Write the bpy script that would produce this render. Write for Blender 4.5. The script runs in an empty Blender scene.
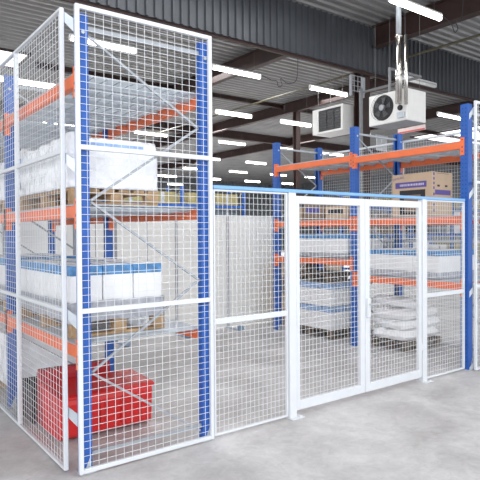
import bpy, math, random
from mathutils import Vector, Matrix, noise
random.seed(7)
C = bpy.context.scene.collection
PI = math.pi

# ------------------------------------------------------------------ materials
def mat(name, col, rough=.5, metal=0., var=0., vscale=8., bump=0., bscale=40., emit=0., spec=.5, coord='Object', trans=0.):
    m = bpy.data.materials.new(name); m.use_nodes = True
    nt = m.node_tree; b = nt.nodes['Principled BSDF']
    b.inputs['Base Color'].default_value = (*col, 1)
    b.inputs['Roughness'].default_value = rough
    b.inputs['Metallic'].default_value = metal
    b.inputs['Specular IOR Level'].default_value = spec
    tc = nt.nodes.new('ShaderNodeTexCoord')
    if var:
        n = nt.nodes.new('ShaderNodeTexNoise'); n.inputs['Scale'].default_value = vscale; n.inputs['Detail'].default_value = 5
        nt.links.new(tc.outputs[coord], n.inputs['Vector'])
        r = nt.nodes.new('ShaderNodeValToRGB')
        r.color_ramp.elements[0].position = .3; r.color_ramp.elements[1].position = .7
        r.color_ramp.elements[0].color = (*[max(0, c*(1-var)) for c in col], 1)
        r.color_ramp.elements[1].color = (*[min(1, c*(1+var)) for c in col], 1)
        nt.links.new(n.outputs['Fac'], r.inputs['Fac']); nt.links.new(r.outputs['Color'], b.inputs['Base Color'])
    if bump:
        n2 = nt.nodes.new('ShaderNodeTexNoise'); n2.inputs['Scale'].default_value = bscale; n2.inputs['Detail'].default_value = 4
        nt.links.new(tc.outputs[coord], n2.inputs['Vector'])
        bp = nt.nodes.new('ShaderNodeBump'); bp.inputs['Strength'].default_value = bump; bp.inputs['Distance'].default_value = .02
        nt.links.new(n2.outputs['Fac'], bp.inputs['Height']); nt.links.new(bp.outputs['Normal'], b.inputs['Normal'])
    if emit:
        b.inputs['Emission Color'].default_value = (*col, 1); b.inputs['Emission Strength'].default_value = emit
    return m

WHITE = mat('white_powder_coat', (.66, .68, .71), .38, var=.02)
WIRE = mat('white_wire', (.72, .74, .76), .35, var=.02)
BLUE = mat('blue_upright_paint', (.018, .10, .40), .42, var=.08, vscale=5)
LBLUE = mat('light_blue_rail', (.19, .40, .70), .4, var=.05)
ORANGE = mat('orange_beam_paint', (.80, .17, .055), .42, var=.06, vscale=5)
GALV = mat('galvanised_steel', (.50, .54, .58), .38, metal=.35, var=.10, vscale=14)
BRACE = mat('brace_steel', (.36, .38, .41), .4, metal=.3, var=.08, vscale=14)
HOLE = mat('dark_slot', (.015, .045, .16), .7, var=.05)
DARK = mat('dark_void', (.012, .012, .014), .7, var=.1)
WOOD = mat('pallet_wood', (.45, .30, .17), .8, var=.28, vscale=11, bump=.2)
DWOOD = mat('aged_pallet_wood', (.17, .13, .10), .85, var=.3, vscale=11, bump=.2)
CARTW = mat('white_carton', (.80, .80, .81), .6, var=.03)
CARTB = mat('blue_carton_lid', (.085, .25, .50), .5, var=.38, vscale=16)
CARTM = mat('muted_blue_carton_lid', (.28, .40, .62), .5, var=.25, vscale=12)
FILM = mat('stretch_film', (.82, .83, .86), .24, var=.06, vscale=9, bump=1.0, bscale=11)
GFILM = mat('grey_stretch_film', (.40, .41, .45), .3, var=.25, vscale=16, bump=.5, bscale=16)
LABELB = mat('blue_label_print', (.30, .45, .75), .5, var=.2, vscale=30)
LABELG = mat('grey_label_print', (.45, .47, .52), .5, var=.2, vscale=30)
CARD = mat('brown_cardboard', (.52, .385, .27), .75, var=.06, vscale=6, bump=.05)
CARDD = mat('dark_brown_cardboard', (.24, .17, .12), .8, var=.12, vscale=6)
PURPLE = mat('purple_print', (.10, .075, .28), .6, var=.05)
PALEP = mat('pale_print', (.55, .50, .62), .6, var=.05)
BLACK = mat('black_print', (.018, .016, .02), .5, var=.1)
SACK = mat('white_woven_sack', (.93, .93, .94), .5, var=.02, vscale=20, bump=.12, bscale=22)
RED = mat('red_plastic', (.62, .022, .022), .32, var=.08, vscale=5)
DRED = mat('dark_red_plastic', (.36, .012, .02), .35, var=.1, vscale=5)
BLKP = mat('black_plastic', (.02, .02, .024), .4, var=.1)
STEELR = mat('dark_red_steel', (.034, .015, .013), .6, var=.25, vscale=3)
CLAD = mat('grey_cladding', (.075, .080, .090), .42, metal=.25, var=.14, vscale=2)
DECKM = mat('roof_deck_steel', (.27, .268, .268), .45, metal=.25, var=.12, vscale=1.2)
PANELW = mat('white_partition_sheet', (.88, .875, .84), .55, var=.02, vscale=3)
DKG = mat('dark_grey_steel', (.09, .09, .095), .45, var=.1)
SLB = mat('slate_blue_foot', (.25, .33, .45), .5, var=.05)
SEAM = mat('grey_post_steel', (.36, .37, .40), .5, var=.1)
HEATW = mat('cream_heater_steel', (.76, .75, .73), .38, var=.03)
CHROME = mat('polished_flue_steel', (.72, .70, .66), .16, metal=1., var=.06, vscale=6)
PIPEY = mat('brass_coloured_pipe', (.085, .075, .045), .5, var=.15)
PIPEG = mat('grey_pipe', (.20, .205, .21), .45, var=.1)
TUBE = mat('lit_tube', (1., .97, .90), .4, emit=11)
SKYL = mat('lit_skylight_sheet', (.97, .98, 1.), .4, emit=1.35)
FIXT = mat('light_fitting_white', (.75, .75, .74), .4, var=.03)
WALLF = mat('far_wall_sheet', (.16, .17, .18), .6, var=.15, vscale=.6)
PINK = mat('red_stripe_print', (.62, .12, .11), .5, var=.05)
PINKW = mat('pale_stripe_print', (.80, .66, .64), .5, var=.05)
OLIVE = mat('olive_carton', (.33, .28, .13), .7, var=.2, vscale=5)
SLATE = mat('slate_carton', (.13, .15, .18), .7, var=.3, vscale=5)

def floor_mat():
    m = bpy.data.materials.new('worn_concrete'); m.use_nodes = True
    nt = m.node_tree; N = nt.nodes; L = nt.links; b = N['Principled BSDF']
    tc = N.new('ShaderNodeTexCoord')
    def nz(scale, det, rough=.55, dist=0.):
        n = N.new('ShaderNodeTexNoise'); n.inputs['Scale'].default_value = scale; n.inputs['Detail'].default_value = det
        n.inputs['Roughness'].default_value = rough; n.inputs['Distortion'].default_value = dist
        L.new(tc.outputs['Object'], n.inputs['Vector']); return n
    def ramp(src, p0, p1, c0, c1):
        r = N.new('ShaderNodeValToRGB'); r.color_ramp.elements[0].position = p0; r.color_ramp.elements[1].position = p1
        r.color_ramp.elements[0].color = (*c0, 1); r.color_ramp.elements[1].color = (*c1, 1); L.new(src.outputs['Fac'], r.inputs['Fac']); return r
    a = ramp(nz(1.3, 8, .62, .6), .36, .66, (.44, .42, .415), (.645, .625, .625))
    c = ramp(nz(9, 8, .7, 1.2), .34, .62, (.74, .74, .74), (1, 1, 1))
    d = ramp(nz(3.1, 9, .75, 2.2), .30, .42, (.76, .74, .73), (1, 1, 1))
    m1 = N.new('ShaderNodeMix'); m1.data_type = 'RGBA'; m1.blend_type = 'MULTIPLY'; m1.inputs[0].default_value = .6
    L.new(a.outputs['Color'], m1.inputs[6]); L.new(c.outputs['Color'], m1.inputs[7])
    m2 = N.new('ShaderNodeMix'); m2.data_type = 'RGBA'; m2.blend_type = 'MULTIPLY'; m2.inputs[0].default_value = .8
    L.new(m1.outputs[2], m2.inputs[6]); L.new(d.outputs['Color'], m2.inputs[7])
    L.new(m2.outputs[2], b.inputs['Base Color'])
    rr = ramp(nz(2.2, 5), .3, .7, (.42,)*3, (.66,)*3); L.new(rr.outputs['Color'], b.inputs['Roughness'])
    bp = N.new('ShaderNodeBump'); bp.inputs['Strength'].default_value = .12; bp.inputs['Distance'].default_value = .01
    L.new(nz(55, 4).outputs['Fac'], bp.inputs['Height']); L.new(bp.outputs['Normal'], b.inputs['Normal'])
    return m
FLOOR = floor_mat()

# ------------------------------------------------------------------ mesh collector
class MB:
    def __init__(s): s.v = []; s.f = []; s.mi = []; s.sm = []; s.cur = 0; s.smooth = False
    def add(s, vs, fs):
        n = len(s.v); s.v += [tuple(x) for x in vs]
        for f in fs: s.f.append([n+i for i in f]); s.mi.append(s.cur); s.sm.append(s.smooth)
        return s
    def m(s, i): s.cur = i; return s
    def box(s, x0, x1, y0, y1, z0, z1):
        vs = [(x, y, z) for z in (z0, z1) for y in (y0, y1) for x in (x0, x1)]
        return s.add(vs, [(0, 2, 3, 1), (4, 5, 7, 6), (0, 1, 5, 4), (2, 6, 7, 3), (0, 4, 6, 2), (1, 3, 7, 5)])
    def rbox(s, x0, x1, y0, y1, z0, z1, r=.004):
        # box with all edges chamfered
        r = min(r, (x1-x0)*.45, (y1-y0)*.45, (z1-z0)*.45)
        vs = []; idx = {}
        for sx in (0, 1):
            for sy in (0, 1):
                for sz in (0, 1):
                    X = (x0, x1)[sx]; Y = (y0, y1)[sy]; Z = (z0, z1)[sz]
                    ix = X+(r if sx == 0 else -r); iy = Y+(r if sy == 0 else -r); iz = Z+(r if sz == 0 else -r)
                    for k, q in enumerate(((X, iy, iz), (ix, Y, iz), (ix, iy, Z))):
                        idx[(sx, sy, sz, k)] = len(vs); vs.append(q)
        fs = []
        g = lambda *a: idx[a]
        for q in (0, 1):
            fs.append([g(q, 0, 0, 0), g(q, 0, 1, 0), g(q, 1, 1, 0), g(q, 1, 0, 0)][::(1 if q == 0 else -1)])
            fs.append([g(0, q, 0, 1), g(1, q, 0, 1), g(1, q, 1, 1), g(0, q, 1, 1)][::(1 if q == 0 else -1)])
            fs.append([g(0, 0, q, 2), g(0, 1, q, 2), g(1, 1, q, 2), g(1, 0, q, 2)][::(1 if q == 0 else -1)])
        for a in (0, 1):
            for b in (0, 1):
                fs.append([g(0, a, b, 1), g(1, a, b, 1), g(1, a, b, 2), g(0, a, b, 2)])
                fs.append([g(a, 0, b, 0), g(a, 1, b, 0), g(a, 1, b, 2), g(a, 0, b, 2)])
                fs.append([g(a, b, 0, 0), g(a, b, 1, 0), g(a, b, 1, 1), g(a, b, 0, 1)])
        for a in (0, 1):
            for b in (0, 1):
                for c in (0, 1): fs.append([g(a, b, c, 0), g(a, b, c, 1), g(a, b, c, 2)])
        return s.add(vs, fs)
    def tube(s, a, b, r, n=8, r2=None, caps=True):
        a = Vector(a); b = Vector(b); d = (b-a).normalized()
        u = d.orthogonal().normalized(); w = d.cross(u); r2 = r if r2 is None else r2
        vs = [a+(u*math.cos(2*PI*i/n)+w*math.sin(2*PI*i/n))*r for i in range(n)] + [b+(u*math.cos(2*PI*i/n)+w*math.sin(2*PI*i/n))*r2 for i in range(n)]
        fs = [(i, (i+1) % n, n+(i+1) % n, n+i) for i in range(n)]
        if caps: fs += [tuple(range(n))[::-1], tuple(range(n, 2*n))]
        return s.add(vs, fs)
    def bar(s, a, b, w, t, up=(0, 0, 1)):
        # rectangular bar from a to b, w across, t along 'up'
        a = Vector(a); b = Vector(b); d = (b-a).normalized(); up = Vector(up)
        sd = d.cross(up).normalized(); u2 = sd.cross(d).normalized()
        vs = [q+sd*w/2*i+u2*t/2*j for q in (a, b) for i, j in ((-1, -1), (1, -1), (1, 1), (-1, 1))]
        return s.add(vs, [(3, 2, 1, 0), (4, 5, 6, 7), (0, 1, 5, 4), (1, 2, 6, 5), (2, 3, 7, 6), (3, 0, 4, 7)])
    def prism(s, poly, z0, z1):
        n = len(poly)
        vs = [(x, y, z0) for x, y in poly]+[(x, y, z1) for x, y in poly]
        return s.add(vs, [tuple(range(n))[::-1], tuple(range(n, 2*n))]+[(i, (i+1) % n, n+(i+1) % n, n+i) for i in range(n)])
    def path(s, pts, r, n=6):
        for a, b in zip(pts[:-1], pts[1:]): s.tube(a, b, r, n)
        return s
    def build(s, name, mats, parent=None):
        me = bpy.data.meshes.new(name); me.from_pydata(s.v, [], s.f)
        if not isinstance(mats, (list, tuple)): mats = [mats]
        for m in mats: me.materials.append(m)
        me.polygons.foreach_set('material_index', s.mi); me.polygons.foreach_set('use_smooth', s.sm)
        me.validate(); me.update()
        bm_fix(me)
        o = bpy.data.objects.new(name, me); C.objects.link(o)
        if parent: o.parent = parent
        return o
import bmesh
def bm_fix(me):
    bm = bmesh.new(); bm.from_mesh(me); bmesh.ops.recalc_face_normals(bm, faces=bm.faces); bm.to_mesh(me); bm.free()

def tag(o, label, cat, group=None, kind=None):
    o['label'] = label; o['category'] = cat
    if group: o['group'] = group
    if kind: o['kind'] = kind
    return o
def empty(name, loc, label, cat, group=None, rz=0, kind=None):
    o = bpy.data.objects.new(name, None); C.objects.link(o); o.location = loc; o.rotation_euler = (0, 0, rz)
    return tag(o, label, cat, group, kind)
def struct(name, mb, m, label=None):
    o = mb.build(name, m); o['kind'] = 'structure'
    if label: o['label'] = label
    return o
def copy_tree(o, parent=None):
    c = o.copy(); C.objects.link(c)
    if parent: c.parent = parent
    for ch in list(o.children): copy_tree(ch, c)
    return c

# ------------------------------------------------------------------ the hall
CEIL = 6.65
BY = 5.24            # plane of the hanging corrugated wall
struct('floor', MB().box(-12, 46, -9, 46, -.15, 0), FLOOR, 'worn pale grey concrete floor')

def deck(y0, y1, z, pitch=.25):
    mb = MB(); y = y0; h = .055; x0, x1 = -12, 46
    while y < y1:
        prof = [(y, z), (y+pitch*.50, z), (y+pitch*.60, z-h), (y+pitch*.90, z-h), (y+pitch, z)]
        for (ya, za), (yb, zb) in zip(prof[:-1], prof[1:]):
            mb.add([(x0, ya, za), (x1, ya, za), (x1, yb, zb), (x0, yb, zb)], [(0, 1, 2, 3)])
        y += pitch
    mb.box(x0, x1, y0, y, z+.002, z+.06)
    return mb
struct('ceiling', deck(-7, 45, CEIL), DECKM, 'dark corrugated steel roof deck')

def corrug_x(x0, x1, y, z0, z1, pitch=.18, h=.045):
    mb = MB(); x = x0
    while x < x1:
        prof = [(x, y), (x+pitch*.62, y), (x+pitch*.70, y-h), (x+pitch*.92, y-h), (x+pitch, y)]
        for (xa, ya), (xb, yb) in zip(prof[:-1], prof[1:]):
            mb.add([(xa, ya, z0), (xb, yb, z0), (xb, yb, z1), (xa, ya, z1)], [(0, 1, 2, 3)])
        x += pitch
    mb.box(x0, x, y+.002, y+.03, z0, z1)
    return mb
struct('wall_hanging', corrug_x(-3, 26, BY, 5.5, CEIL-.06), CLAD, 'grey corrugated sheet wall hanging from the roof')
b = MB(); b.box(-3, 26, BY+.04, BY+.10, 5.44, 5.54); b.box(-3, 26, BY+.04, BY+.20, 5.51, 5.54)
struct('trim_1', b, STEELR, 'dark steel edge beam behind the foot of the hanging wall')

def ibeam_y(x, y0, y1, z0, z1, w=.24):
    return MB().box(x-w/2, x+w/2, y0, y1, z0, z0+.03).box(x-w/2, x+w/2, y0, y1, z1-.03, z1).box(x-.02, x+.02, y0, y1, z0+.03, z1-.03)
def ibeam_x(y, x0, x1, z0, z1, w=.2):
    return MB().box(x0, x1, y-w/2, y+w/2, z0, z0+.025).box(x0, x1, y-w/2, y+w/2, z1-.025, z1).box(x0, x1, y-.015, y+.015, z0+.025, z1-.025)
struct('ceiling_beam_1', ibeam_y(9.38, -6.5, BY-.06, 6.08, CEIL-.06), STEELR)
struct('ceiling_beam_2', ibeam_y(8.15, BY+.26, 19., 6.14, CEIL-.06, .18), STEELR)
struct('ceiling_beam_3', ibeam_y(13.0, BY+.26, 24., 6.2, CEIL-.06, .18), STEELR)
struct('ceiling_beam_4', ibeam_y(18.4, BY+.26, 34., 6.2, CEIL-.06, .18), STEELR)
struct('ceiling_beam_5', ibeam_x(12.7, 3.6, 32, 6.44, CEIL-.061, .12), STEELR)
struct('ceiling_beam_6', ibeam_x(18.3, -2, 36, 6.2, CEIL-.061, .18), STEELR)
struct('ceiling_beam_7', ibeam_x(.9, 9.6, 24, 6.38, CEIL-.061, .16), STEELR)
def column(x, y, h, w=.28):
    return MB().box(x-w/2, x+w/2, y-w/2, y-w/2+.025, 0, h).box(x-w/2, x+w/2, y+w/2-.025, y+w/2, 0, h).box(x-.012, x+.012, y-w/2+.025, y+w/2-.025, 0, h)
struct('column_1', column(9.34, 5.56, 6.0), STEELR)
struct('column_2', column(13.0, 11.9, 6.19, .2), STEELR)
struct('column_3', column(18.4, 17.8, 6.19, .22), STEELR)
struct('column_4', column(8.15, 17.6, 6.13, .2), STEELR)

# far shell
struct('wall_back', corrug_x(-10, 44, 40, 0, CEIL-.06, .5, .05), WALLF, 'distant dark back wall of the hall')
b = MB(); y = -5
while y < 40:
    prof = [(38, y), (38, y+.3), (37.95, y+.34), (37.95, y+.46), (38, y+.5)]
    for (xa, ya), (xb, yb) in zip(prof[:-1], prof[1:]): b.add([(xa, ya, 0), (xb, yb, 0), (xb, yb, CEIL-.06), (xa, ya, CEIL-.06)], [(0, 1, 2, 3)])
    y += .5
b.box(38.01, 38.1, -5, 40, 0, CEIL-.06)
struct('wall_right', b, WALLF, 'distant dark side wall of the hall')
# translucent roof lights, with a frame
def rooflight(n, x0, x1, y0, y1):
    z = CEIL-.068
    o = MB().box(x0, x1, y0, y1, z-.02, z).build('window_%d' % n, SKYL); o['kind'] = 'structure'; o['label'] = 'bright translucent roof light'
    fr = MB().box(x0-.06, x0, y0-.06, y1+.06, z-.06, z).box(x1, x1+.06, y0-.06, y1+.06, z-.06, z).box(x0, x1, y0-.06, y0, z-.06, z).box(x0, x1, y1, y1+.06, z-.06, z)
    fr.build('window_frame', STEELR, o)
rooflight(1, .3, 3.2, 12.0, 13.5)
rooflight(2, 23.2, 36, 3.0, 14.2)

# ------------------------------------------------------------------ steel posts, racks
def upright_mesh(x0, x1, y0, y1, h, inside):
    """perforated C section; open side faces 'inside' (+1 / -1 along x)"""
    mb = MB(); t = .006
    mb.box(x0, x1, y0, y0+t, .004, h); mb.box(x0, x1, y1-t, y1, .004, h)
    xf = x0 if inside > 0 else x1-t
    mb.box(xf, xf+t, y0+t, y1-t, .004, h)
    xl = x1-t if inside > 0 else x0
    mb.box(xl, xl+t, y0+t, y0+.028, .004, h); mb.box(xl, xl+t, y1-.028, y1-t, .004, h)
    mb.m(1)
    z = .09; d = .0007
    xo = x0 if inside > 0 else x1
    xm = (x0+x1)/2
    while z < h-.05:
        for yy in (y0+.03, y1-.03):
            mb.box(xo-d if inside > 0 else xo, xo if inside > 0 else xo+d, yy-.005, yy+.005, z, z+.018)
        z += .05
    return mb

def pallet_rack(name, label, X, frames, H, levels, depth=1.08, decks=True, bmat=None, flip=False, detail=True, rz=0, loc=None, uw=.09, ud=.10):
    """rack running along local Y; aisle face at local x=0 ; levels[i] = list of beam centre heights for bay i"""
    root = empty(name, loc or (X, 0, 0), label, 'pallet rack', 'pallet racks', rz)
    D = depth
    for k, y in enumerate(frames):
        for s in (0, 1):
            xa, xb = ((0, uw) if s == 0 else (D-uw, D))
            u = upright_mesh(xa, xb, y, y+ud, H, 1 if s == 0 else -1).build('upright', [BLUE, HOLE], root)
            fp = MB().box(xa-.012, xb+.02, y-.02, y+ud+.02, 0, .006)
            fp.add([(xa+.02, y-.002, .006), (xb-.01, y-.002, .006), (xb-.01, y-.002, .12)], [(0, 1, 2)])
            fp.build('foot_plate', GALV, u)
            MB().tube((( xa+xb)/2, y-.002, H-.13), ((xa+xb)/2, y-.012, H-.13), .014, 6).build('bolt', GALV, u)
        GB = BRACE; ym = y+ud/2; xa, xb = uw+.01, D-uw-.01
        for z in (H-.09, .12): MB().bar((xa-.02, ym, z), (xb+.02, ym, z), .02, .028).build('horizontal_brace', BRACE, root)
        z = H-.14; sgn = 1; st = .54
        while z > .62:
            a = (xa if sgn > 0 else xb, ym, z); c = (xb if sgn > 0 else xa, ym, z-st)
            MB().bar(a, c, .018, .016).build('diagonal_brace', BRACE, root)
            z -= st; st = .597; sgn = -sgn
    for i in range(len(frames)-1):
        ya = frames[i]+ud+.001; yb = frames[i+1]-.001
        for zc in levels[i]:
            for s in (0, 1):
                xa, xb = ((-.004, .046) if s == 0 else (D-.046, D+.004))
                bm_ = MB().rbox(xa, xb, ya, yb, zc-.043, zc+.043, .004)
                xs = (xb-.018 if s == 0 else xa+.018)
                bo = bm_.build('beam', bmat or ORANGE, root)
                xe = xa-.004 if s == 0 else xb
                for (yc, sg) in ((ya, -1), (yb, 1)):
                    cm = MB()
                    cm.box(xe, xe+.004, min(yc, yc+sg*.055), max(yc, yc+sg*.055), zc-.12, zc+.09)
                    cm.box(min(xa, xb), max(xa, xb), yc-.002, yc+.002, zc-.12, zc+.09)
                    cm.m(1)
                    for q in (-.085, -.035, .055):
                        cm.box(xe-.0008 if s == 0 else xe+.004, xe if s == 0 else xe+.0048, yc+sg*.022, yc+sg*.034, zc+q, zc+q+.018)
                    cm.build('beam_connector', [bmat or ORANGE, HOLE], bo)
            if decks:
                n = 2
                L = (yb-ya)/n
                for k in range(n):
                    mb = MB(); y0 = ya+k*L+.006; y1 = ya+(k+1)*L-.006; zt = zc+.052
                    y = y0+.012
                    while y < y1:
                        mb.box(.002, D-.002, y-.0035, y+.0035, zt-.003, zt+.003); y += .024
                    for x in [.0, .052, .15, .25, .35, .45, .55, .65, .75, .85, .95, D-.052, D]:
                        mb.box(x-.003, x+.003, y0, y1, zt-.008, zt-.003)
                    for q in (.2, .5, .8):
                        yy = y0+(y1-y0)*q
                        mb.box(.05, D-.05, yy-.022, yy+.022, zt-.038, zt-.009)
                    mb.build('wire_deck', GALV, root)
    return root

FL = [.006, 1.86, 3.69]
FR = [-.04, 1.70, 3.42]
left_rack = pallet_rack('pallet_rack', 'blue and orange pallet rack behind the corner mesh panels, holding film wrapped load', .022, FL, 3.15,
    [[.83, 1.80, 2.70], [.83, 1.80, 2.70]], depth=1.072, uw=.080, ud=.058)
right_rack = pallet_rack('pallet_rack', 'blue and orange pallet rack behind the double gate, holding the brown carton', 4.72, FR, 3.15,
    [[.985, 1.78, 2.67], [1.20, 1.78, 2.70]])
far_rack_a = pallet_rack('pallet_rack', 'distant pallet rack seen above the white partition, nearest to left rack', 0, [0, 2.7, 5.4, 8.1], 3.3,
    [[.3, 1.6, 2.6]]*3, decks=False, bmat=BLUE, loc=(11.4, 13.0, 0), rz=PI/2)
far_rack_b = pallet_rack('pallet_rack', 'distant pallet rack behind the heaters, beyond the rear mesh of the right rack', 0, [0, 2.7, 5.4, 8.1, 10.8], 3.0,
    [[.3, 1.5, 2.5]]*4, decks=False, bmat=BLUE, loc=(24.5, 9.2, 0), rz=PI/2)

# ------------------------------------------------------------------ wire mesh panels
def wires(mb, x0, x1, z0, z1, px=.046, pz=.05, r=.0018, off=0.):
    nx = max(2, round((x1-x0)/px)); nz = max(2, round((z1-z0)/pz))
    for i in range(1, nx):
        x = x0+(x1-x0)*i/nx; mb.tube((x, off-r, z0), (x, off-r, z1), r, 6, caps=False)
    for i in range(1, nz):
        z = z0+(z1-z0)*i/nz; mb.tube((x0, off+r, z), (x1, off+r, z), r, 6, caps=False)
def mesh_panel(name, label, loc, rz, L, z0, z1, fw=.03, rails=(), cat='mesh panel', group='white wire mesh panels', bot=None, railh=.03, dep=.03, px=.046, pz=.05):
    root = empty(name, loc, label, cat, group, rz)
    bot = bot or fw
    fr = MB(); d = dep/2
    fr.rbox(0, fw, -d, d, z0, z1, .003); fr.rbox(L-fw, L, -d, d, z0, z1, .003)
    fr.rbox(fw, L-fw, -d, d, z1-fw, z1, .003); fr.rbox(fw, L-fw, -d, d, z0, z0+bot, .003)
    fr.build('frame', WHITE, root)
    for z in rails: MB().rbox(fw, L-fw, -d, d, z-railh/2, z+railh/2, .003).build('cross_rail', WHITE, root)
    w = MB(); w.smooth = True
    wires(w, fw*.5, L-fw*.5, z0+bot*.5, z1-fw*.5, px, pz)
    w.build('wire_mesh', WIRE, root)
    return root
H = 3.195
mesh_panel('mesh_panel', 'tall white mesh panel at the corner, across the short end of the left rack', (0, -.016, 0), 0, 1.10, .012, H, rails=(1.12, 2.235), railh=.034, px=.063)
RZ = PI/2
mesh_panel('mesh_panel', 'tall white mesh panel along the long side of left rack, nearest the corner', (-.045, .10, 0), RZ, 1.14, .012, H, .021, rails=(1.12, 2.215), px=.063)
mesh_panel('mesh_panel', 'tall white mesh panel at left edge of photo, behind the corner side panel', (-.045, 1.242, 0), RZ, 1.14, .012, H, .021, rails=(1.12, 2.215), px=.063)
mesh_panel('mesh_panel', 'tall white mesh panel at right edge, across the short end of right rack', (4.735, -.115, 0), 0, 1.10, .012, 3.17, rails=(1.0, 2.22), railh=.034, px=.063)
# rear mesh of the right rack
mesh_panel('rear_mesh_panel', 'white mesh panel behind the right rack, behind the big brown carton', (5.86, 0, 0), RZ, 1.75, .012, 3.05, rails=(1.5,), group='mesh panels behind the right rack')
mesh_panel('rear_mesh_panel', 'white mesh panel behind the right rack, behind the white cartons seen through left gate leaf', (5.86, 1.76, 0), RZ, 1.75, .012, 3.05, rails=(1.5,), group='mesh panels behind the right rack')
for k, (x, lab) in enumerate(((8.6, 'white mesh partition panel in the aisle beyond right rack, under the fan heater'), (10.1, 'white mesh partition panel in the aisle beyond right rack, next to blue upright'))):
    mesh_panel('aisle_mesh_panel', lab, (x, 1.7, 0), 0, 1.48, .012, 3.35, rails=(2.2,), group='mesh panels in the aisle beyond')

# brackets that hold mesh panels off the uprights
def bracket(label, pts, t=.004):
    (xa, ya), (xb, yb), zs, ze = pts
    mb = MB()
    mb.add([(xa, ya, zs), (xb, yb, ze-.1), (xb, yb, ze), (xa, ya, zs+.07),
            (xa+t, ya+t, zs), (xb+t, yb+t, ze-.1), (xb+t, yb+t, ze), (xa+t, ya+t, zs+.07)],
           [(0, 1, 2, 3), (4, 7, 6, 5), (0, 4, 5, 1), (1, 5, 6, 2), (2, 6, 7, 3), (3, 7, 4, 0)])
    return tag(mb.build('corner_bracket', GALV), label, 'bracket', 'brackets between mesh panel and upright')
for z, lab in ((3.11, 'topmost grey steel bracket joining corner mesh panel to left rack'), (2.14, 'grey steel bracket at upper cross rail of the corner mesh panel'),
               (1.06, 'grey steel bracket at lower cross rail of the corner mesh panel'), (.38, 'lowest grey steel bracket joining corner mesh panel to left rack')):
    bracket(lab, ((-.031, .118), (.047, .06), z, z))
for z, lab in ((3.08, 'topmost grey steel bracket joining right end mesh panel to upright'), (2.14, 'grey steel bracket at upper cross rail of right end mesh panel'),
               (.98, 'grey steel bracket at lower cross rail of right end mesh panel'), (.08, 'lowest grey steel bracket joining right end mesh panel to upright')):
    mb = MB().add([(4.79, -.098, z+.07), (4.79, -.098, z), (4.735, -.044, z-.12), (4.735, -.044, z-.05),
                   (4.794, -.094, z+.07), (4.794, -.094, z), (4.739, -.041, z-.12), (4.739, -.041, z-.05)],
                  [(0, 1, 2, 3), (4, 7, 6, 5), (0, 4, 5, 1), (1, 5, 6, 2), (2, 6, 7, 3), (3, 7, 4, 0)])
    tag(mb.build('corner_bracket', GALV), lab, 'bracket', 'brackets between mesh panel and upright')

# ------------------------------------------------------------------ low fence and double gate
FH = 1.996
mesh_panel('fence_panel', 'low white mesh fence panel between the corner panel and the gate', (1.115, 0, 0), 0, .785, .02, FH, .016, rails=(.935,), railh=.045, group='low fence panels')
mesh_panel('fence_panel', 'narrow white mesh fence panel between the gate and right blue upright', (3.922, 0, 0), 0, .768, .02, FH, .018, rails=(.94,), railh=.045, group='low fence panels')
def post(label, x0, x1):
    root = empty('gate_post', ((x0+x1)/2, 0, 0), label, 'post', 'gate posts')
    w = (x1-x0)/2
    MB().rbox(-w, w, -.035, .035, .006, 1.997, .004).build('tube', WHITE, root)
    fp = MB().rbox(-w-.01, w+.06, -.075, .055, 0, .008, .002); fp.tube((w+.03, -.05, .008), (w+.03, -.05, .018), .01, 6)
    fp.build('foot_plate', WHITE, root)
    hg = MB()
    return root
p1 = post('white square gate post between left fence panel and gate', 1.905, 1.985)
p2 = post('white square gate post between gate and narrow right fence panel', 3.848, 3.918)
for z in (.35, 1.75):
    MB().tube((.045, -.02, z), (.045, -.02, z+.07), .009, 8).build('hinge', WHITE, p1)
    MB().tube((-.045, -.02, z), (-.045, -.02, z+.07), .009, 8).build('hinge', WHITE, p2)
def leaf(label, x0, x1, lock):
    root = empty('gate_leaf', (x0, 0, 0), label, 'gate', 'leaves of the double gate')
    L = x1-x0; fw = .062; fr = MB(); z0 = .055; z1 = 1.972
    fa, fb = (.045, .066) if not lock else (.066, .045)
    fr.rbox(0, fa, -.02, .02, z0, z1, .004); fr.rbox(L-fb, L, -.02, .02, z0, z1, .004)
    fr.rbox(fa, L-fb, -.02, .02, z1-.07, z1, .004); fr.rbox(fa, L-fb, -.02, .02, z0, z0+.085, .004)
    fr.build('frame', WHITE, root)
    w = MB(); w.smooth = True; wires(w, fa*.7, L-fb*.7, z0+.06, z1-.05); w.build('wire_mesh', WIRE, root)
    if lock:
        MB().rbox(.006, .052, -.045, -.0202, .80, .99, .004).build('lock_case', WHITE, root)
        hd = MB().tube((.03, -.045, .93), (.03, -.075, .93), .008, 8); hd.tube((.03, -.072, .93), (.12, -.072, .93), .008, 8)
        hd.build('handle', GALV, root)
    return root
leaf('left leaf of the white mesh double gate', 1.995, 2.916, False)
leaf('right leaf of the white mesh double gate, with the lock and handle', 2.922, 3.842, True)
tag(MB().rbox(1.115, 4.69, -.022, .022, 1.998, 2.028, .004).build('top_rail', LBLUE), 'long light blue rail along the top of fence and gate', 'rail')

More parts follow.
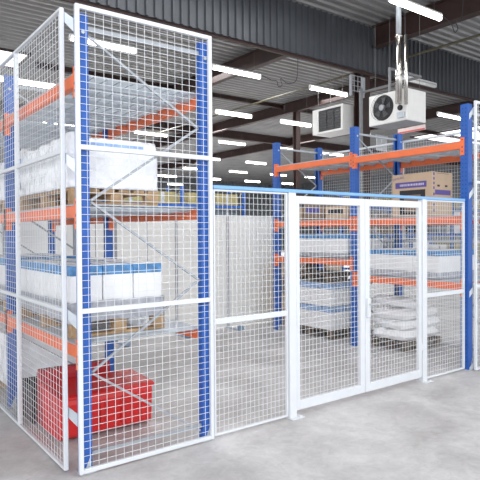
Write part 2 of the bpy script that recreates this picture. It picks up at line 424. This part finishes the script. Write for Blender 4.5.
# ------------------------------------------------------------------ white sheet partition at the back of the cage
PY = 4.15
seams = [-.4, .56, 1.52, 2.15, 3.20, 4.22, 5.28]
nm = ['first', 'second', 'third', 'fourth', 'fifth', 'sixth']
for i in range(len(seams)-1):
    a, c = seams[i], seams[i+1]
    r = empty('partition_panel', (a, PY, 0), 'white sheet partition panel behind the cage, %s of six counting from left' % nm[i], 'partition panel', 'white partition panels')
    MB().box(.024, c-a-.024, -.008, .008, .02, 1.92).build('sheet', PANELW, r)
    f = MB().box(.022, c-a-.022, -.014, .014, 1.921, 1.94)
    f.build('top_rail', PANELW, r)
    if i in (2, 3): 
        MB().box((c-a)/2-.006, (c-a)/2+.006, -.011, -.0081, .02, 1.92).build('seam_strip', SEAM, r)
ol = ['hidden by cartons', 'at the left end', 'left of the corner upright', 'behind the carton pallet', 'seen left of the inner blue upright', 'seen through the left fence panel', 'next to the right rack']
for i, x in enumerate(seams):
    r = empty('partition_post', (x, PY, 0), 'slim grey partition post on a blue foot, %s' % ol[i], 'post', 'partition posts')
    MB().rbox(-.02, .02, -.02, .02, .008, 1.96, .003).build('tube', SEAM, r)
    MB().rbox(-.03, .03, -.36, .10, 0, .008, .002).rbox(-.045, .045, -.40, -.32, .008, .085, .006).build('foot', SLB, r)

# ------------------------------------------------------------------ pallets
def make_pallet(name, x0, x1, y0, y1, z, label, m=WOOD, h=.13):
    r = empty(name, ((x0+x1)/2, (y0+y1)/2, z), label, 'pallet', 'wooden pallets')
    w = (x1-x0)/2; d = (y1-y0)/2; nb = 6
    for i in range(nb):
        x = -w+(2*w-.09)*i/(nb-1); MB().rbox(x, x+.09, -d, d, h-.02, h, .002).build('deck_board', m, r)
    for j in (-d, -.04, d-.08):
        MB().rbox(-w, w, j, j+.08, h-.04, h-.0205, .002).build('stringer_board', m, r)
        MB().rbox(-w, w, j, j+.08, 0, .02, .002).build('bottom_board', m, r)
        for i in (-w, -.05, w-.10):
            MB().rbox(i, i+.10, j, j+.08, .0205, h-.0405, .002).build('block', m, r)
    return r

# ------------------------------------------------------------------ loads
def wrapped(name, label, x0, x1, y0, y1, z0, z1, seed=0, amp=.034, top=.06):
    r = empty(name, ((x0+x1)/2, (y0+y1)/2, z0), label, 'wrapped load', 'film wrapped loads')
    w = (x1-x0)/2; d = (y1-y0)/2; h = z1-z0
    mb = MB(); mb.smooth = True; n = 26
    vid = {}
    vs = []
    def V(i, j, k):
        key = (i, j, k)
        if key in vid: return vid[key]
        u, v, q = 2*i/n-1, 2*j/n-1, k/n
        p = Vector((u*w, v*d, q*h))
        nn = noise.noise(Vector((p.x*5+seed, p.y*5, p.z*5)))+.5*noise.noise(Vector((p.x*13, p.y*13+seed, p.z*11)))
        e = max(abs(u), abs(v))
        rr = 1-.05*max(0, (q-.75)/.25)**2
        corner = 1-.03*(abs(u)*abs(v))**6
        sx = 1 if abs(u) < .999 else 1
        p.x *= rr*corner; p.y *= rr*corner
        if i in (0, n): p.x += nn*amp*(1 if 0 < k else 0)
        if j in (0, n): p.y += nn*amp*(1 if 0 < k else 0)
        if k == n: p.z += noise.noise(Vector((p.x*4.2+seed, p.y*4.2, 0)))*top + nn*.012 - .05*e**6*h
        p.x = max(-w, min(w, p.x)); p.y = max(-d, min(d, p.y))
        vid[key] = len(vs); vs.append(p); return vid[key]
    fs = []
    for a in range(n):
        for c in range(n):
            fs += [[V(a, c, 0), V(a+1, c, 0), V(a+1, c+1, 0), V(a, c+1, 0)], [V(a, c, n), V(a+1, c, n), V(a+1, c+1, n), V(a, c+1, n)],
                   [V(0, a, c), V(0, a+1, c), V(0, a+1, c+1), V(0, a, c+1)], [V(n, a, c), V(n, a+1, c), V(n, a+1, c+1), V(n, a, c+1)],
                   [V(a, 0, c), V(a+1, 0, c), V(a+1, 0, c+1), V(a, 0, c+1)], [V(a, n, c), V(a+1, n, c), V(a+1, n, c+1), V(a, n, c+1)]]
    mb.add(vs, fs); mb.build('film_cover', FILM, r)
    return r, w, d, h

# left rack, middle level
make_pallet('pallet', .06, .76, .24, 1.58, 1.86, 'pale wooden pallet under the film wrapped load on the middle shelf of left rack', WOOD, .12)
r, w, d, h = wrapped('wrapped_load', 'lumpy white load wrapped in clear film, on the middle shelf nearest the corner', .03, .77, .22, 1.62, 1.981, 2.37, 3, top=.11)
MB().box(-w-.0035, -w-.001, d-.22, d-.08, h-.13, h-.06).build('label', LABELB, r)
MB().box(-w-.0035, -w-.001, d-.20, d-.09, .06, .13).build('barcode', LABELG, r)
MB().box(-.2, .22, -d-.004, -d-.001, h-.09, h-.055).build('tape', LABELB, r)
make_pallet('pallet', .06, .80, 2.1, 3.2, 1.86, 'wooden pallet on the middle shelf of left rack, farther bay', WOOD, .12)
wrapped('wrapped_load', 'white film wrapped load at far left edge, on the middle shelf', .03, .83, 2.07, 3.23, 1.981, 2.36, 11)
make_pallet('pallet', .10, .86, 2.1, 3.2, .0, 'wooden pallet on the floor at far left edge', WOOD, .13)
wrapped('wrapped_load', 'white film wrapped load on the floor at far left edge', .08, .88, 2.07, 3.23, .131, .66, 17)

def carton_mesh(w, d, h, lid):
    body = MB().rbox(-w/2, w/2, -d/2, d/2, 0, h-lid, .004)
    lidm = MB().rbox(-w/2-.001, w/2+.001, -d/2-.001, d/2+.001, h-lid, h-.004, .004)
    top = MB().box(-w/2+.03, w/2-.03, -d/2+.03, d/2-.03, h-.004, h)
    return body, lidm, top
def carton_load(desc, x0, x1, y0, y1, z0, nx, ny, h, lid, nz=1, group='white cartons', film=.05, lidm=None, name='carton'):
    w = (x1-x0)/nx; d = (y1-y0)/ny
    b_, l_, t_ = carton_mesh(w-.008, d-.008, h, lid)
    first = None
    ordx = ['aisle side', 'second from aisle', 'third from aisle', 'fourth from aisle']
    ordy = ['front row', 'second row', 'third row', 'fourth row', 'fifth row']
    for k in range(nz):
        for j in range(ny):
            for i in range(nx):
                if first is None:
                    first = empty(name, (0, 0, 0), '', 'carton', group)
                    b_.build('body', CARTW, first); l_.build('lid', lidm or CARTB, first); t_.build('top_sheet', CARTW, first)
                    o = first
                else: o = copy_tree(first)
                o.location = (x0+w*(i+.5), y0+d*(j+.5), z0+k*(h+.004)+.001)
                lay = '' if nz == 1 else (', upper layer' if k == nz-1 else ', lower layer')
                o['label'] = 'white blue-lidded carton %s, %s, %s%s' % (desc, ordy[j], ordx[i], lay)
def skirt(label, x0, x1, y0, y1, z0, z1, m=GFILM):
    mb = MB(); n = 14
    def ring(z, a):
        out = []
        for (xa, ya, xb, yb) in ((x0, y0, x1, y0), (x1, y0, x1, y1), (x1, y1, x0, y1), (x0, y1, x0, y0)):
            for t in range(n):
                x = xa+(xb-xa)*t/n; y = ya+(yb-ya)*t/n
                o = a*noise.noise(Vector((x*9, y*9, z*20)))
                cx = x-(x0+x1)/2; cy = y-(y0+y1)/2; L = math.hypot(cx, cy)
                out.append((x+cx/L*o, y+cy/L*o, z+.012*noise.noise(Vector((x*14, y*14, 3)))))
        return out
    R0 = ring(z0, .004); R1 = ring((z0+z1)/2, .008); R2 = ring(z1, .006)
    N = len(R0); mb.smooth = True
    mb.add(R0+R1+R2, [(k*N+i, k*N+(i+1) % N, (k+1)*N+(i+1) % N, (k+1)*N+i) for k in (0, 1) for i in range(N)])
    return tag(mb.build('film_skirt', m), label, 'stretch film', 'film skirts')

# left rack, low level
make_pallet('pallet', .06, .82, .26, 1.62, .886, 'wooden pallet under white cartons on the lowest shelf of left rack, nearest the corner', WOOD, .17)
carton_load('on left rack near the corner', .05, .80, .26, 1.62, 1.058, 3, 4, .355, .075, group='cartons on the left rack, near bay')
skirt('crumpled grey film skirt round the cartons near the corner on left rack', .038, .812, .248, 1.632, 1.0, 1.15)
make_pallet('pallet', .06, .84, 2.1, 3.3, .886, 'wooden pallet under white cartons on left rack, farther bay', WOOD, .17)
carton_load('on left rack at far left', .05, .83, 2.1, 3.25, 1.058, 3, 3, .355, .075, group='cartons on the left rack, far bay')
skirt('crumpled grey film skirt round the cartons at far left on left rack', .038, .842, 2.088, 3.262, 1.0, 1.15)

# right rack, bay 1 lower level
carton_load('on right rack near the fence', 4.78, 5.62, .38, 1.58, 1.052, 3, 3, .35, .07, group='cartons on the right rack, near bay')
skirt('crumpled grey film skirt round the cartons near the fence on right rack', 4.768, 5.632, .368, 1.592, 1.053, 1.13)
# right rack, bay 2 lower level
carton_load('on right rack far bay shelf', 4.78, 5.62, 1.92, 3.28, 1.266, 3, 3, .35, .07, group='cartons on the right rack shelf, far bay')
skirt('crumpled grey film skirt round the cartons in far bay of right rack', 4.768, 5.632, 1.908, 3.292, 1.267, 1.33)
# right rack, bay 2 floor
make_pallet('pallet', 4.81, 5.69, 2.28, 3.25, 0, 'dark wooden pallet on the floor under two layers of white cartons', DWOOD, .14)
carton_load('on the floor pallet', 4.81, 5.69, 2.28, 3.25, .142, 2, 2, .355, .09, nz=2, lidm=CARTM, group='cartons on the floor pallet')
# dark empty pallets hanging low on bay 2
make_pallet('pallet', 4.84, 5.6, 2.35, 3.2, 1.0-.13, 'dark slatted pallet lying flat on top of the floor cartons', DWOOD, .12)

# TV carton
def text_mesh(s, size, m, parent, mtx, name='lettering', shear=0):
    cu = bpy.data.curves.new(name, 'FONT'); cu.body = s; cu.size = size; cu.extrude = .0006; cu.shear = shear; cu.align_x = 'CENTER'; cu.align_y = 'CENTER'
    to = bpy.data.objects.new(name, cu); C.objects.link(to)
    bpy.context.view_layer.update()
    me = bpy.data.meshes.new_from_object(to.evaluated_get(bpy.context.evaluated_depsgraph_get()))
    bpy.data.objects.remove(to)
    me.materials.clear(); me.materials.append(m)
    o = bpy.data.objects.new(name, me); C.objects.link(o); o.parent = parent; o.matrix_local = mtx
    return o
tv = empty('appliance_carton', (4.90, .56, 1.842), 'big brown cardboard carton with purple print on the middle shelf of right rack', 'carton')
tw, td, th = .45, .64, .575
MB().rbox(0, tw, 0, td, 0, th, .006).build('box', CARD, tv)
MB().box(-.0012, 0, .09, td-.06, .385, .465).build('purple_band', PURPLE, tv)
pic = MB().box(-.0012, 0, .11, td-.13, .03, .355); pic.build('screen_picture', BLACK, tv)
MB().box(-.002, -.0012, .18, td-.20, .06, .29).build('picture_highlight', CARDD, tv)
# readable side faces -X : local axes (right = -Y, up = +Z, normal = -X)
def face_mx(x, y, z): return Matrix(((0, 0, -1, x), (-1, 0, 0, y), (0, 1, 0, z), (0, 0, 0, 1)))
text_mesh('SAMSUNG', .040, PURPLE, tv, face_mx(-.0012, td-.11, th-.055) @ Matrix.Rotation(.12, 4, 'Z'))
dash = MB(); y = .13
while y < td-.14:
    L = random.uniform(.012, .03); dash.box(-.0018, -.0012, y, y+L,   .412, .440); y += L+.008
dash.build('band_print', PALEP, tv)
yf = -.0012
MB().box(.05, .40, yf, 0, .28, .345).build('purple_side_band', PURPLE, tv)
MB().rbox(.10, .155, yf-.001, yf+.0004, .385, .41, .0002).build('hand_hole', BLACK, tv)
MB().rbox(.27, .325, yf-.001, yf+.0004, .385, .41, .0002).build('hand_hole', BLACK, tv)
sy = MB()
for k, z in enumerate((.53, .47, .41, .35, .27, .20, .13, .06)):
    sy.box(.012, .042, yf, 0, z, z+.034); 
sy.build('handling_mark', PURPLE, tv)
MB().box(tw-.36, tw-.09, yf, 0, .555, .562).build('tape_edge', CARDD, tv)

# low brown cartons beside, bay 2 middle level
for k, (x, y, w, d, h, lab) in enumerate(((4.80, 2.95, .36, .30, .20, 'small brown carton on the middle shelf, far bay, beside the far upright'), (4.82, 2.45, .34, .42, .26, 'brown carton on the middle shelf, far bay, centre'),
                                    (4.80, 1.95, .40, .42, .19, 'flat brown carton on the middle shelf, far bay, beside the middle upright'))):
    o = empty('brown_carton', (x, y, 1.842), lab, 'carton', 'brown cartons on the middle shelf')
    MB().rbox(0, w, 0, d, 0, h, .004).build('box', CARD if k != 1 else CARDD, o)
    MB().box(-.001, 0, .06, d-.06, h*.4, h*.75).build('print', (ORANGE, PURPLE, BLACK)[k], o)
# column of brown cartons behind the far upright
for k, c in [(k, c) for c in range(3) for k in range(4)]:
    o = empty('brown_carton', (5.15+c*.46, 3.60, .001+k*.282), 'brown carton by the partition, %s, %s pile from the aisle' % (('lowest', 'second from floor', 'third from floor', 'topmost')[k], ('first', 'second', 'third')[c]), 'carton', 'brown cartons piled by the partition')
    MB().rbox(0, .42, 0, .40, 0, .28, .005).build('box', CARD if (k+c) % 2 else CARDD, o)
    MB().box(.0, .42, .17, .23, .2801, .2808).build('tape', CARTW, o)

# ------------------------------------------------------------------ sacks on pallet
make_pallet('pallet', 4.97, 5.79, 1.02, 1.62, 0, 'wooden pallet on the floor under white sacks, behind right gate leaf', DWOOD, .12)
def sack(L, W, T, seed):
    mb = MB(); mb.smooth = True; n = 18; m = 14; vs = []; fs = []
    for s in (1, -1):
        for i in range(n+1):
            for j in range(m+1):
                u = 2*i/n-1; v = 2*j/m-1
                e = (1-abs(u)**5)**.45*(1-abs(v)**5)**.45 if abs(u) < 1 and abs(v) < 1 else 0
                pin = 1-.05*abs(u)**2*abs(v)**2
                x = u*W/2*(1-.05*(v*v))*pin; y = v*L/2*(1-.05*(u*u))*pin
                z = s*T/2*e
                nn = noise.noise(Vector((x*8+seed, y*8, s)))*.025*e+noise.noise(Vector((x*22+seed, y*20, s)))*.008*e
                z += nn if s > 0 else nn*.3
                vs.append((x, y, z))
    k = (n+1)*(m+1)
    for q in (0, 1):
        for i in range(n):
            for j in range(m):
                a = q*k+i*(m+1)+j; f = (a, a+m+1, a+m+2, a+1)
                fs.append(f if q == 0 else f[::-1])
    mb.add(vs, fs)
    return mb
T = .152
names = {0: 'bottom layer', 1: 'second layer', 2: 'third layer', 3: 'top layer'}
for k in range(4):
    for s in (0, 1):
        if k == 3 and s == 1: continue
        o = sack(.64 if k % 2 == 0 else .60, .43, T-.008, k*7+s*3).build('sack', SACK)
        jx = (.0, .035, -.02, .05)[k]+s*.01; jy = (-.01, .03, -.04, .04)[k]+s*(.02, -.04, .05, 0)[k]
        o.location = ((5.16 if s == 0 else 5.58)+jx, 1.33+jy, .122+T/2+k*(T-.004))
        o.rotation_euler = ((.0, .03, -.02, .05)[k], (0, .02, -.02, .16)[k]*(1 if s == 0 else -1), (.03, -.09, .10, .18)[k]*(1 if s == 0 else -1))
        tag(o, 'full white sack in the %s, %s' % (names[k], 'aisle side' if s == 0 else 'inner side') if k < 3 else 'full white sack lying tilted on top of the sack pile', 'sack', 'white sacks on the pallet')

# ------------------------------------------------------------------ red machine on the floor
rm = empty('red_bin', (.145, .62, 0), 'bright red plastic bin on the floor under the lowest shelf of left rack', 'bin')
def solid(mb, prof, x0, x1):
    n = len(prof); vs = [(x0, y, z) for y, z in prof]+[(x1, y, z) for y, z in prof]
    return mb.add(vs, [tuple(range(n))[::-1], tuple(range(n, 2*n))]+[(i, (i+1) % n, n+(i+1) % n, n+i) for i in range(n)])
body = solid(MB(), [(.03, .02), (.0, .05), (-.02, .30), (-.012, .335), (.02, .345), (.44, .365), (.45, .33), (.43, .02)], -.06, .735); body.build('body', RED, rm)
lid = solid(MB(), [(-.035, .346), (-.035, .362), (.0, .375), (.43, .395), (.45, .366)], -.075, .75); lid.build('lid', RED, rm)
solid(MB(), [(.452, .02), (.452, .44), (.47, .49), (.55, .49), (.57, .44), (.57, .02)], -.06, .56).build('rear_hopper', DRED, rm)
for x in (.1, .28, .46, .64): MB().rbox(x-.012, x+.012, -.036, -.012, .08, .30, .003).build('moulded_rib', RED, rm)
bk = empty('black_crate', (.06, 1.24, 0), 'black plastic crate on the floor behind red bin', 'crate')
mb = MB(); mb.rbox(0, .46, 0, .40, 0, .02, .004); mb.box(0, .46, 0, .015, .02, .30).box(0, .46, .385, .40, .02, .30).box(0, .015, .015, .385, .02, .30).box(.445, .46, .015, .385, .02, .30)
mb.build('tub', BLKP, bk)
mb = MB().box(-.012, .472, -.012, 0, .27, .31).box(-.012, .472, .40, .412, .27, .31).box(-.012, 0, 0, .40, .27, .31).box(.46, .472, 0, .40, .27, .31); mb.build('rim', BLKP, bk)

# ------------------------------------------------------------------ ceiling lights
LZ = 5.28
def make_light(lit=True):
    r = empty('tube_light', (0, 0, 0), '', 'ceiling light', 'hanging tube lights')
    h = MB().add([(-.68, -.05, .07), (.68, -.05, .07), (.68, .05, .07), (-.68, .05, .07), (-.68, -.03, .11), (.68, -.03, .11), (.68, .03, .11), (-.68, .03, .11)],
                 [(0, 1, 2, 3), (4, 7, 6, 5), (0, 4, 5, 1), (1, 5, 6, 2), (2, 6, 7, 3), (3, 7, 4, 0)])
    h.build('housing', FIXT, r)
    t = MB(); t.smooth = True
    t.tube((-.66, 0, .02), (.66, 0, .02), .037, 12); t.build('tube', TUBE if lit else FIXT, r)
    for x in (-.69, .66): MB().box(x, x+.03, -.035, .035, 0, .07).build('end_cap', FIXT, r)
    for x in (-.5, .5): MB().tube((x, 0, .11), (x, 0, CEIL-LZ-.06), .0012, 4).build('hanger_wire', PIPEG, r)
    return r
proto = None
rows = [(1.95, [6.51]), (6.58, [3.05, 6.26, 9.24, 12.0, 14.75]), (10.3, [2.7, 5.6, 8.9, 11.5, 14.6]), (14.8, [5.1, 8.4, 12.1, 15.2, 18.0, 21]), (19.4, [7.5, 10.5, 14, 17, 20, 23]), (23.4, [9, 12.4, 15.6, 18.8, 22, 25]),
        (28, [13, 16.5, 20, 23.5, 27]), (33, [16, 20, 24, 28])]
rn = ['nearest row', 'second row', 'third row', 'fourth row', 'fifth row', 'sixth row', 'seventh row', 'farthest row']
on = ['first', 'second', 'third', 'fourth', 'fifth', 'sixth']
for k, (y, xs) in enumerate(rows):
    for i, x in enumerate(xs):
        if proto is None: proto = make_light(); o = proto
        else: o = copy_tree(proto)
        o.location = (x, y, LZ)
        o['label'] = 'lit white tube light hanging from roof, %s, %s from left' % (rn[k], on[i]) if len(xs) > 1 else 'big lit white tube light at top of photo, nearest of all'
u = make_light(False); u.location = (10.4, 4.66, LZ); u['label'] = 'unlit white tube light just above the fan heater, before hanging wall'; u['group'] = 'unlit lights'
u.name = 'tube_light'

# looping cables
def cable(label, pts, r=.008):
    P = [Vector(q) for q in pts]; out = []
    for i in range(len(P)-1):
        p0, p1, p2, p3 = P[max(i-1, 0)], P[i], P[i+1], P[min(i+2, len(P)-1)]
        for t in range(6):
            t /= 6
            out.append(.5*((2*p1)+(-p0+p2)*t+(2*p0-5*p1+4*p2-p3)*t*t+(-p0+3*p1-3*p2+p3)*t**3))
    out.append(P[-1])
    return tag(MB().path(out, r, 5).build('power_cable', BLKP), label, 'cable', 'power cables at the lights')
cable('black cable looping down beside the lit tube light of second row', [(7.0, 6.58, 5.36), (7.25, 6.58, 5.30), (7.45, 6.58, 5.30), (7.5, 6.58, 5.18), (7.62, 6.58, 5.22), (7.58, 6.58, 5.38), (7.8, 6.58, 5.30), (8.1, 6.58, 5.45), (8.15, 6.58, 6.142)])
cable('black cable looping down beside the nearest tube light', [(7.25, 1.95, 5.36), (7.5, 1.95, 5.30), (7.62, 1.95, 5.16), (7.72, 1.95, 5.26), (7.66, 1.95, 5.36), (7.85, 1.95, 5.5), (7.95, 1.95, 6.58)])

# ------------------------------------------------------------------ pipes
tag(MB().tube((10.1, -4, 5.9), (10.1, BY-.06, 5.9), .03, 10).build('sprinkler_pipe', PIPEY), 'long thin brownish pipe under the roof in front of hanging wall', 'pipe')
tag(MB().tube((10.1, BY+.30, 5.9), (10.1, 26, 5.9), .03, 10).build('sprinkler_pipe', PIPEY), 'long thin brownish pipe under the roof behind hanging wall', 'pipe')
tag(MB().tube((9.08, 5.36, .0), (9.08, 5.36, 5.1), .045, 10).build('downpipe', PIPEG), 'grey vertical pipe running down the dark red column', 'pipe')
tag(MB().tube((9.0, 5.26, 4.98), (9.0, 3.62, 4.98), .03, 8).tube((9.0, 3.62, 4.98), (7.95, 3.62, 4.98), .03, 8).tube((7.95, 3.62, 5.0), (7.95, 3.62, 4.372), .03, 8).build('gas_pipe', PIPEG), 'grey horizontal pipe above the fan heater', 'pipe')

# ------------------------------------------------------------------ heaters
h1 = empty('fan_heater', (7.5, 2.87, 3.765), 'cream wall unit heater with round black fan, hanging at a shiny flue', 'heater', 'unit heaters')
MB().rbox(0, .60, 0, .92, 0, .605, .012).build('casing', HEATW, h1)
MB().box(.02, .60, .02, .90, -.004, 0).build('underside_plate', SEAM, h1)
fc = (0, .56, .32)
g = MB(); g.smooth = False
N = 28; R = .25
g.add([(-.004, fc[1]+R*math.cos(2*PI*i/N), fc[2]+R*math.sin(2*PI*i/N)) for i in range(N)]+[(-.0005, fc[1]+R*math.cos(2*PI*i/N), fc[2]+R*math.sin(2*PI*i/N)) for i in range(N)],
      [tuple(range(N)), tuple(range(N, 2*N))[::-1]]+[(i, (i+1) % N, N+(i+1) % N, N+i) for i in range(N)])
g.build('fan_opening', BLKP, h1)
bl = MB()
for k in range(5):
    a = 2*PI*k/5+.3
    q = []
    for rr, da, xx in ((.05, 0, -.01), (.20, -.12, -.012), (.205, .45, -.035), (.06, .6, -.03)):
        q.append((xx, fc[1]+rr*math.cos(a+da), fc[2]+rr*math.sin(a+da)))
    bl.add(q+[(x-.003, y, z) for x, y, z in q], [(0, 1, 2, 3), (7, 6, 5, 4), (0, 4, 5, 1), (1, 5, 6, 2), (2, 6, 7, 3), (3, 7, 4, 0)])
bl.build('fan_blade', DKG, h1)
MB().tube((-.004, fc[1], fc[2]), (-.06, fc[1], fc[2]), .06, 16).build('fan_motor', SEAM, h1)
gd = MB()
for rr in (.08, .13, .18, .22, .255):
    gd.path([(-.065, fc[1]+rr*math.cos(2*PI*i/24), fc[2]+rr*math.sin(2*PI*i/24)) for i in range(25)], .003, 4)
for i in range(8): gd.tube((-.065, fc[1]+.05*math.cos(2*PI*i/8), fc[2]+.05*math.sin(2*PI*i/8)), (-.065 if i % 2 else -.002, fc[1]+.255*math.cos(2*PI*i/8), fc[2]+.255*math.sin(2*PI*i/8)), .003, 4)
gd.build('fan_guard', BLKP, h1)
MB().tube((-.001, .15, .25), (-.02, .15, .25), .055, 16).tube((-.02, .15, .25), (-.05, .15, .25), .035, 16).build('burner_port', BLKP, h1)
MB().rbox(-.05, -.001, .04, .20, .05, .16, .004).build('control_box', GALV, h1)
MB().rbox(.601, .62, .05, .06, .3, .34, .001).build('latch', BLKP, h1)
for (x, y) in ((.08, .1), (.54, .1), (.08, .82), (.54, .82)):
    MB().tube((x, y, .606), (x, y, CEIL-3.765-.06), .003, 5).build('hanger_rod', PIPEG, h1)
f1 = empty('flue_pipe', (7.36, 2.95, 4.06), 'thick polished steel flue pipe rising from the fan heater to the roof', 'flue pipe')
t = MB(); t.smooth = True; t.tube((0, 0, 0), (0, 0, 1.27), .062, 20); t.build('lower_pipe', CHROME, f1)
t = MB(); t.smooth = True; t.tube((0, 0, 1.27), (0, 0, CEIL-4.06-.06), .050, 20); t.build('upper_pipe', GALV, f1)
for z in (.5, 1.25):
    t = MB(); t.smooth = True; t.tube((0, 0, z), (0, 0, z+.04), .069, 20); t.build('clamp_ring', CHROME, f1)
t = MB(); t.smooth = True; t.tube((-.11, -.06, .26), (-.11, -.06, 1.55), .036, 14); t.build('air_pipe', CHROME, h1)

h2 = empty('louvred_heater', (8.94, 5.80, 4.17), 'cream unit heater with dark louvred grille, hanging beside the column', 'heater', 'unit heaters')
MB().rbox(0, .62, 0, 1.05, 0, .64, .012).build('casing', HEATW, h2)
fr = MB().box(-.03, 0, 0, 1.05, 0, .05).box(-.03, 0, 0, 1.05, .59, .64).box(-.03, 0, 0, .06, .05, .59).box(-.03, 0, .84, 1.05, .05, .59); fr.build('grille_frame', HEATW, h2)
MB().box(-.002, 0, .06, .84, .05, .59).build('grille_recess', BLKP, h2)
lv = MB()
for k in range(8):
    z = .085+k*.068; lv.bar((-.016, .06, z), (-.016, .84, z), .016, .006, (.5, 0, 1))
for y in (.32, .58): lv.box(-.02, -.006, y-.004, y+.004, .05, .59)
lv.build('louvre', DKG, h2)
for (x, y) in ((.08, .1), (.54, .1), (.08, .95), (.54, .95)):
    MB().tube((x, y, .641), (x, y, CEIL-4.17-.06), .006, 5).build('hanger_rod', PIPEG, h2)

# red and white strip sign beyond the fan heater
sg = empty('striped_barrier', (12.5, 5.95, 4.57), 'red and white striped bar hanging below the fan heater', 'barrier')
MB().rbox(0, .04, 0, .95, 0, .15, .003).build('bar', PINKW, sg)
MB().box(-.002, 0, .01, .94, .0, .05).build('red_stripe', PINK, sg)
for y in (.1, .85): MB().tube((.02, y, .151), (.02, y, CEIL-4.57-.06), .006, 5).build('hanger_rod', PIPEG, sg)

bd = empty('hanging_board', (17.75, 12.0, 5.15), 'small blank white board hanging far off under the fan heater', 'board')
MB().rbox(0, .3, 0, .03, 0, .62, .004).build('left_half', WHITE, bd)
MB().rbox(.33, .7, 0, .03, 0, .62, .004).build('right_half', WHITE, bd)
MB().box(-.05, .75, .005, .025, .621, .68).build('hanging_rail', WHITE, bd)
for x in (.1, .6): MB().tube((x, .015, .681), (x, .015, CEIL-5.15-.06), .008, 5).build('hanger_rod', PIPEG, bd)
# cable box/mesh bracket near the column under the hanging wall
cb = empty('cable_tray', (8.72, 5.36, 5.02), 'dark wire cable tray hanging under the corrugated wall beside the column', 'cable tray')
t = MB()
for z in (0, .12, .24, .36): t.bar((0, 0, z), (.5, 0, z), .012, .012)
for x in (0, .12, .25, .37, .5): t.bar((x, 0, -.02), (x, 0, .37), .012, .012, (1, 0, 0))
t.build('wire_basket', SEAM, cb)
MB().bar((.02, .02, -.12), (.02, .02, .36), .05, .05, (1, 0, 0)).build('support_arm', SEAM, cb)
MB().bar((.46, .02, -.12), (.46, .02, .36), .05, .05, (1, 0, 0)).build('support_arm', SEAM, cb)

# ------------------------------------------------------------------ goods on the distant racks
gm = [OLIVE, SLATE, CARDD, CARTW, SLATE, CARD]
protoc = {}
def far_goods(prefix, ox, oy, lens, zs, group):
    k = 0
    for b_ in range(len(lens)):
        for li, z in enumerate(zs):
            for q in range(2):
                m = (random.choice(gm) if li < 1 else random.choice([SLATE, SLATE, DARK, SLATE, CARDD, CARTW])) if li < 2 else OLIVE
                hh = random.choice((.55, .75, .9)) if li < 2 else .42
                key = (m.name, hh)
                if key not in protoc:
                    o = empty('stored_carton', (0, 0, 0), '', 'carton', group)
                    MB().rbox(-.5, .5, -.4, .4, 0, hh, .01).build('box', m, o)
                    MB().box(-.06, .06, -.402, -.4001, .02, hh-.02).build('tape', GFILM, o)
                    protoc[key] = o
                else: o = copy_tree(protoc[key])
                o['group'] = group
                o.location = (ox-(b_*2.7+.75+q*1.2), oy+.55, z)
                o['label'] = '%s, %s, bay %s from the right, %s' % (prefix, ('bottom shelf', 'middle shelf', 'top shelf')[li], ('one', 'two', 'three', 'four')[b_], ('right', 'left')[q])
far_goods('stored carton on far rack above partition', 11.4, 13.0, [0]*3, (.351, 1.651, 2.651), 'goods on the distant rack above the partition')
far_goods('stored carton on far rack beyond right rack', 24.5, 9.2, [0]*4, (.351, 1.551, 2.551), 'goods on the distant rack beyond the right rack')

# ------------------------------------------------------------------ light, camera
w = bpy.data.worlds.new('world'); bpy.context.scene.world = w; w.use_nodes = True
bg = w.node_tree.nodes['Background']; bg.inputs[0].default_value = (.93, .96, 1., 1); bg.inputs[1].default_value = 1.65
def area(name, loc, target, sx, sy, power, col=(1, 1, 1)):
    l = bpy.data.lights.new(name, 'AREA'); l.shape = 'RECTANGLE'; l.size = sx; l.size_y = sy; l.energy = power; l.color = col
    o = bpy.data.objects.new(name, l); C.objects.link(o); o.location = loc
    o.rotation_euler = (Vector(target)-Vector(loc)).to_track_quat('-Z', 'Y').to_euler(); return o
# added fill lamps, no real openings: one behind left of camera, rest overhead
area('rear_left_fill', (-6, -8, 4.2), (3, 2, .8), 6, 4, 500, (.95, .98, 1))
area('overhead_fill', (2.5, -2.5, 6.4), (2.5, -2.2, 0), 6, 2, 170, (.97, .99, 1))
area('overhead_fill', (3.0, 3.6, 6.4), (3.0, 3.6, 0), 8, 1.2, 130, (.97, .99, 1))
area('overhead_fill', (8, 10, 6.35), (8, 10, 0), 14, 1.2, 500, (.97, .99, 1))
area('overhead_fill', (14, 17, 6.25), (14, 17, 0), 22, 1.2, 2200, (.97, .99, 1))
area('overhead_fill', (20, 27, 6.25), (20, 27, 0), 26, 1.2, 2200, (.97, .99, 1))
area('overhead_fill', (12, -1.5, 6.25), (12, -1.5, 0), 8, 2, 60, (.97, .99, 1))

f, yaw, pit, rol = 556.8, .9282, -.0137, -.0065
fw = Vector((math.cos(yaw)*math.cos(pit), math.sin(yaw)*math.cos(pit), math.sin(pit)))
r0 = fw.cross(Vector((0, 0, 1))).normalized(); u0 = r0.cross(fw)
r = r0*math.cos(rol)+u0*math.sin(rol); u = -r0*math.sin(rol)+u0*math.cos(rol)
cam = bpy.data.cameras.new('camera'); co = bpy.data.objects.new('camera', cam); C.objects.link(co)
cam.sensor_width = 36; cam.lens = 36*f/480; cam.clip_end = 200
co.matrix_world = Matrix(((r.x, u.x, -fw.x, -1.3698), (r.y, u.y, -fw.y, -3.6826), (r.z, u.z, -fw.z, 1.65), (0, 0, 0, 1)))
sc = bpy.context.scene; sc.camera = co
sc.view_settings.view_transform = 'Standard'; sc.view_settings.look = 'None'; sc.view_settings.exposure = 0.2; sc.view_settings.gamma = 1
sc.view_settings.use_curve_mapping = False
sc.cycles.use_denoising = True; sc.cycles.max_bounces = 8
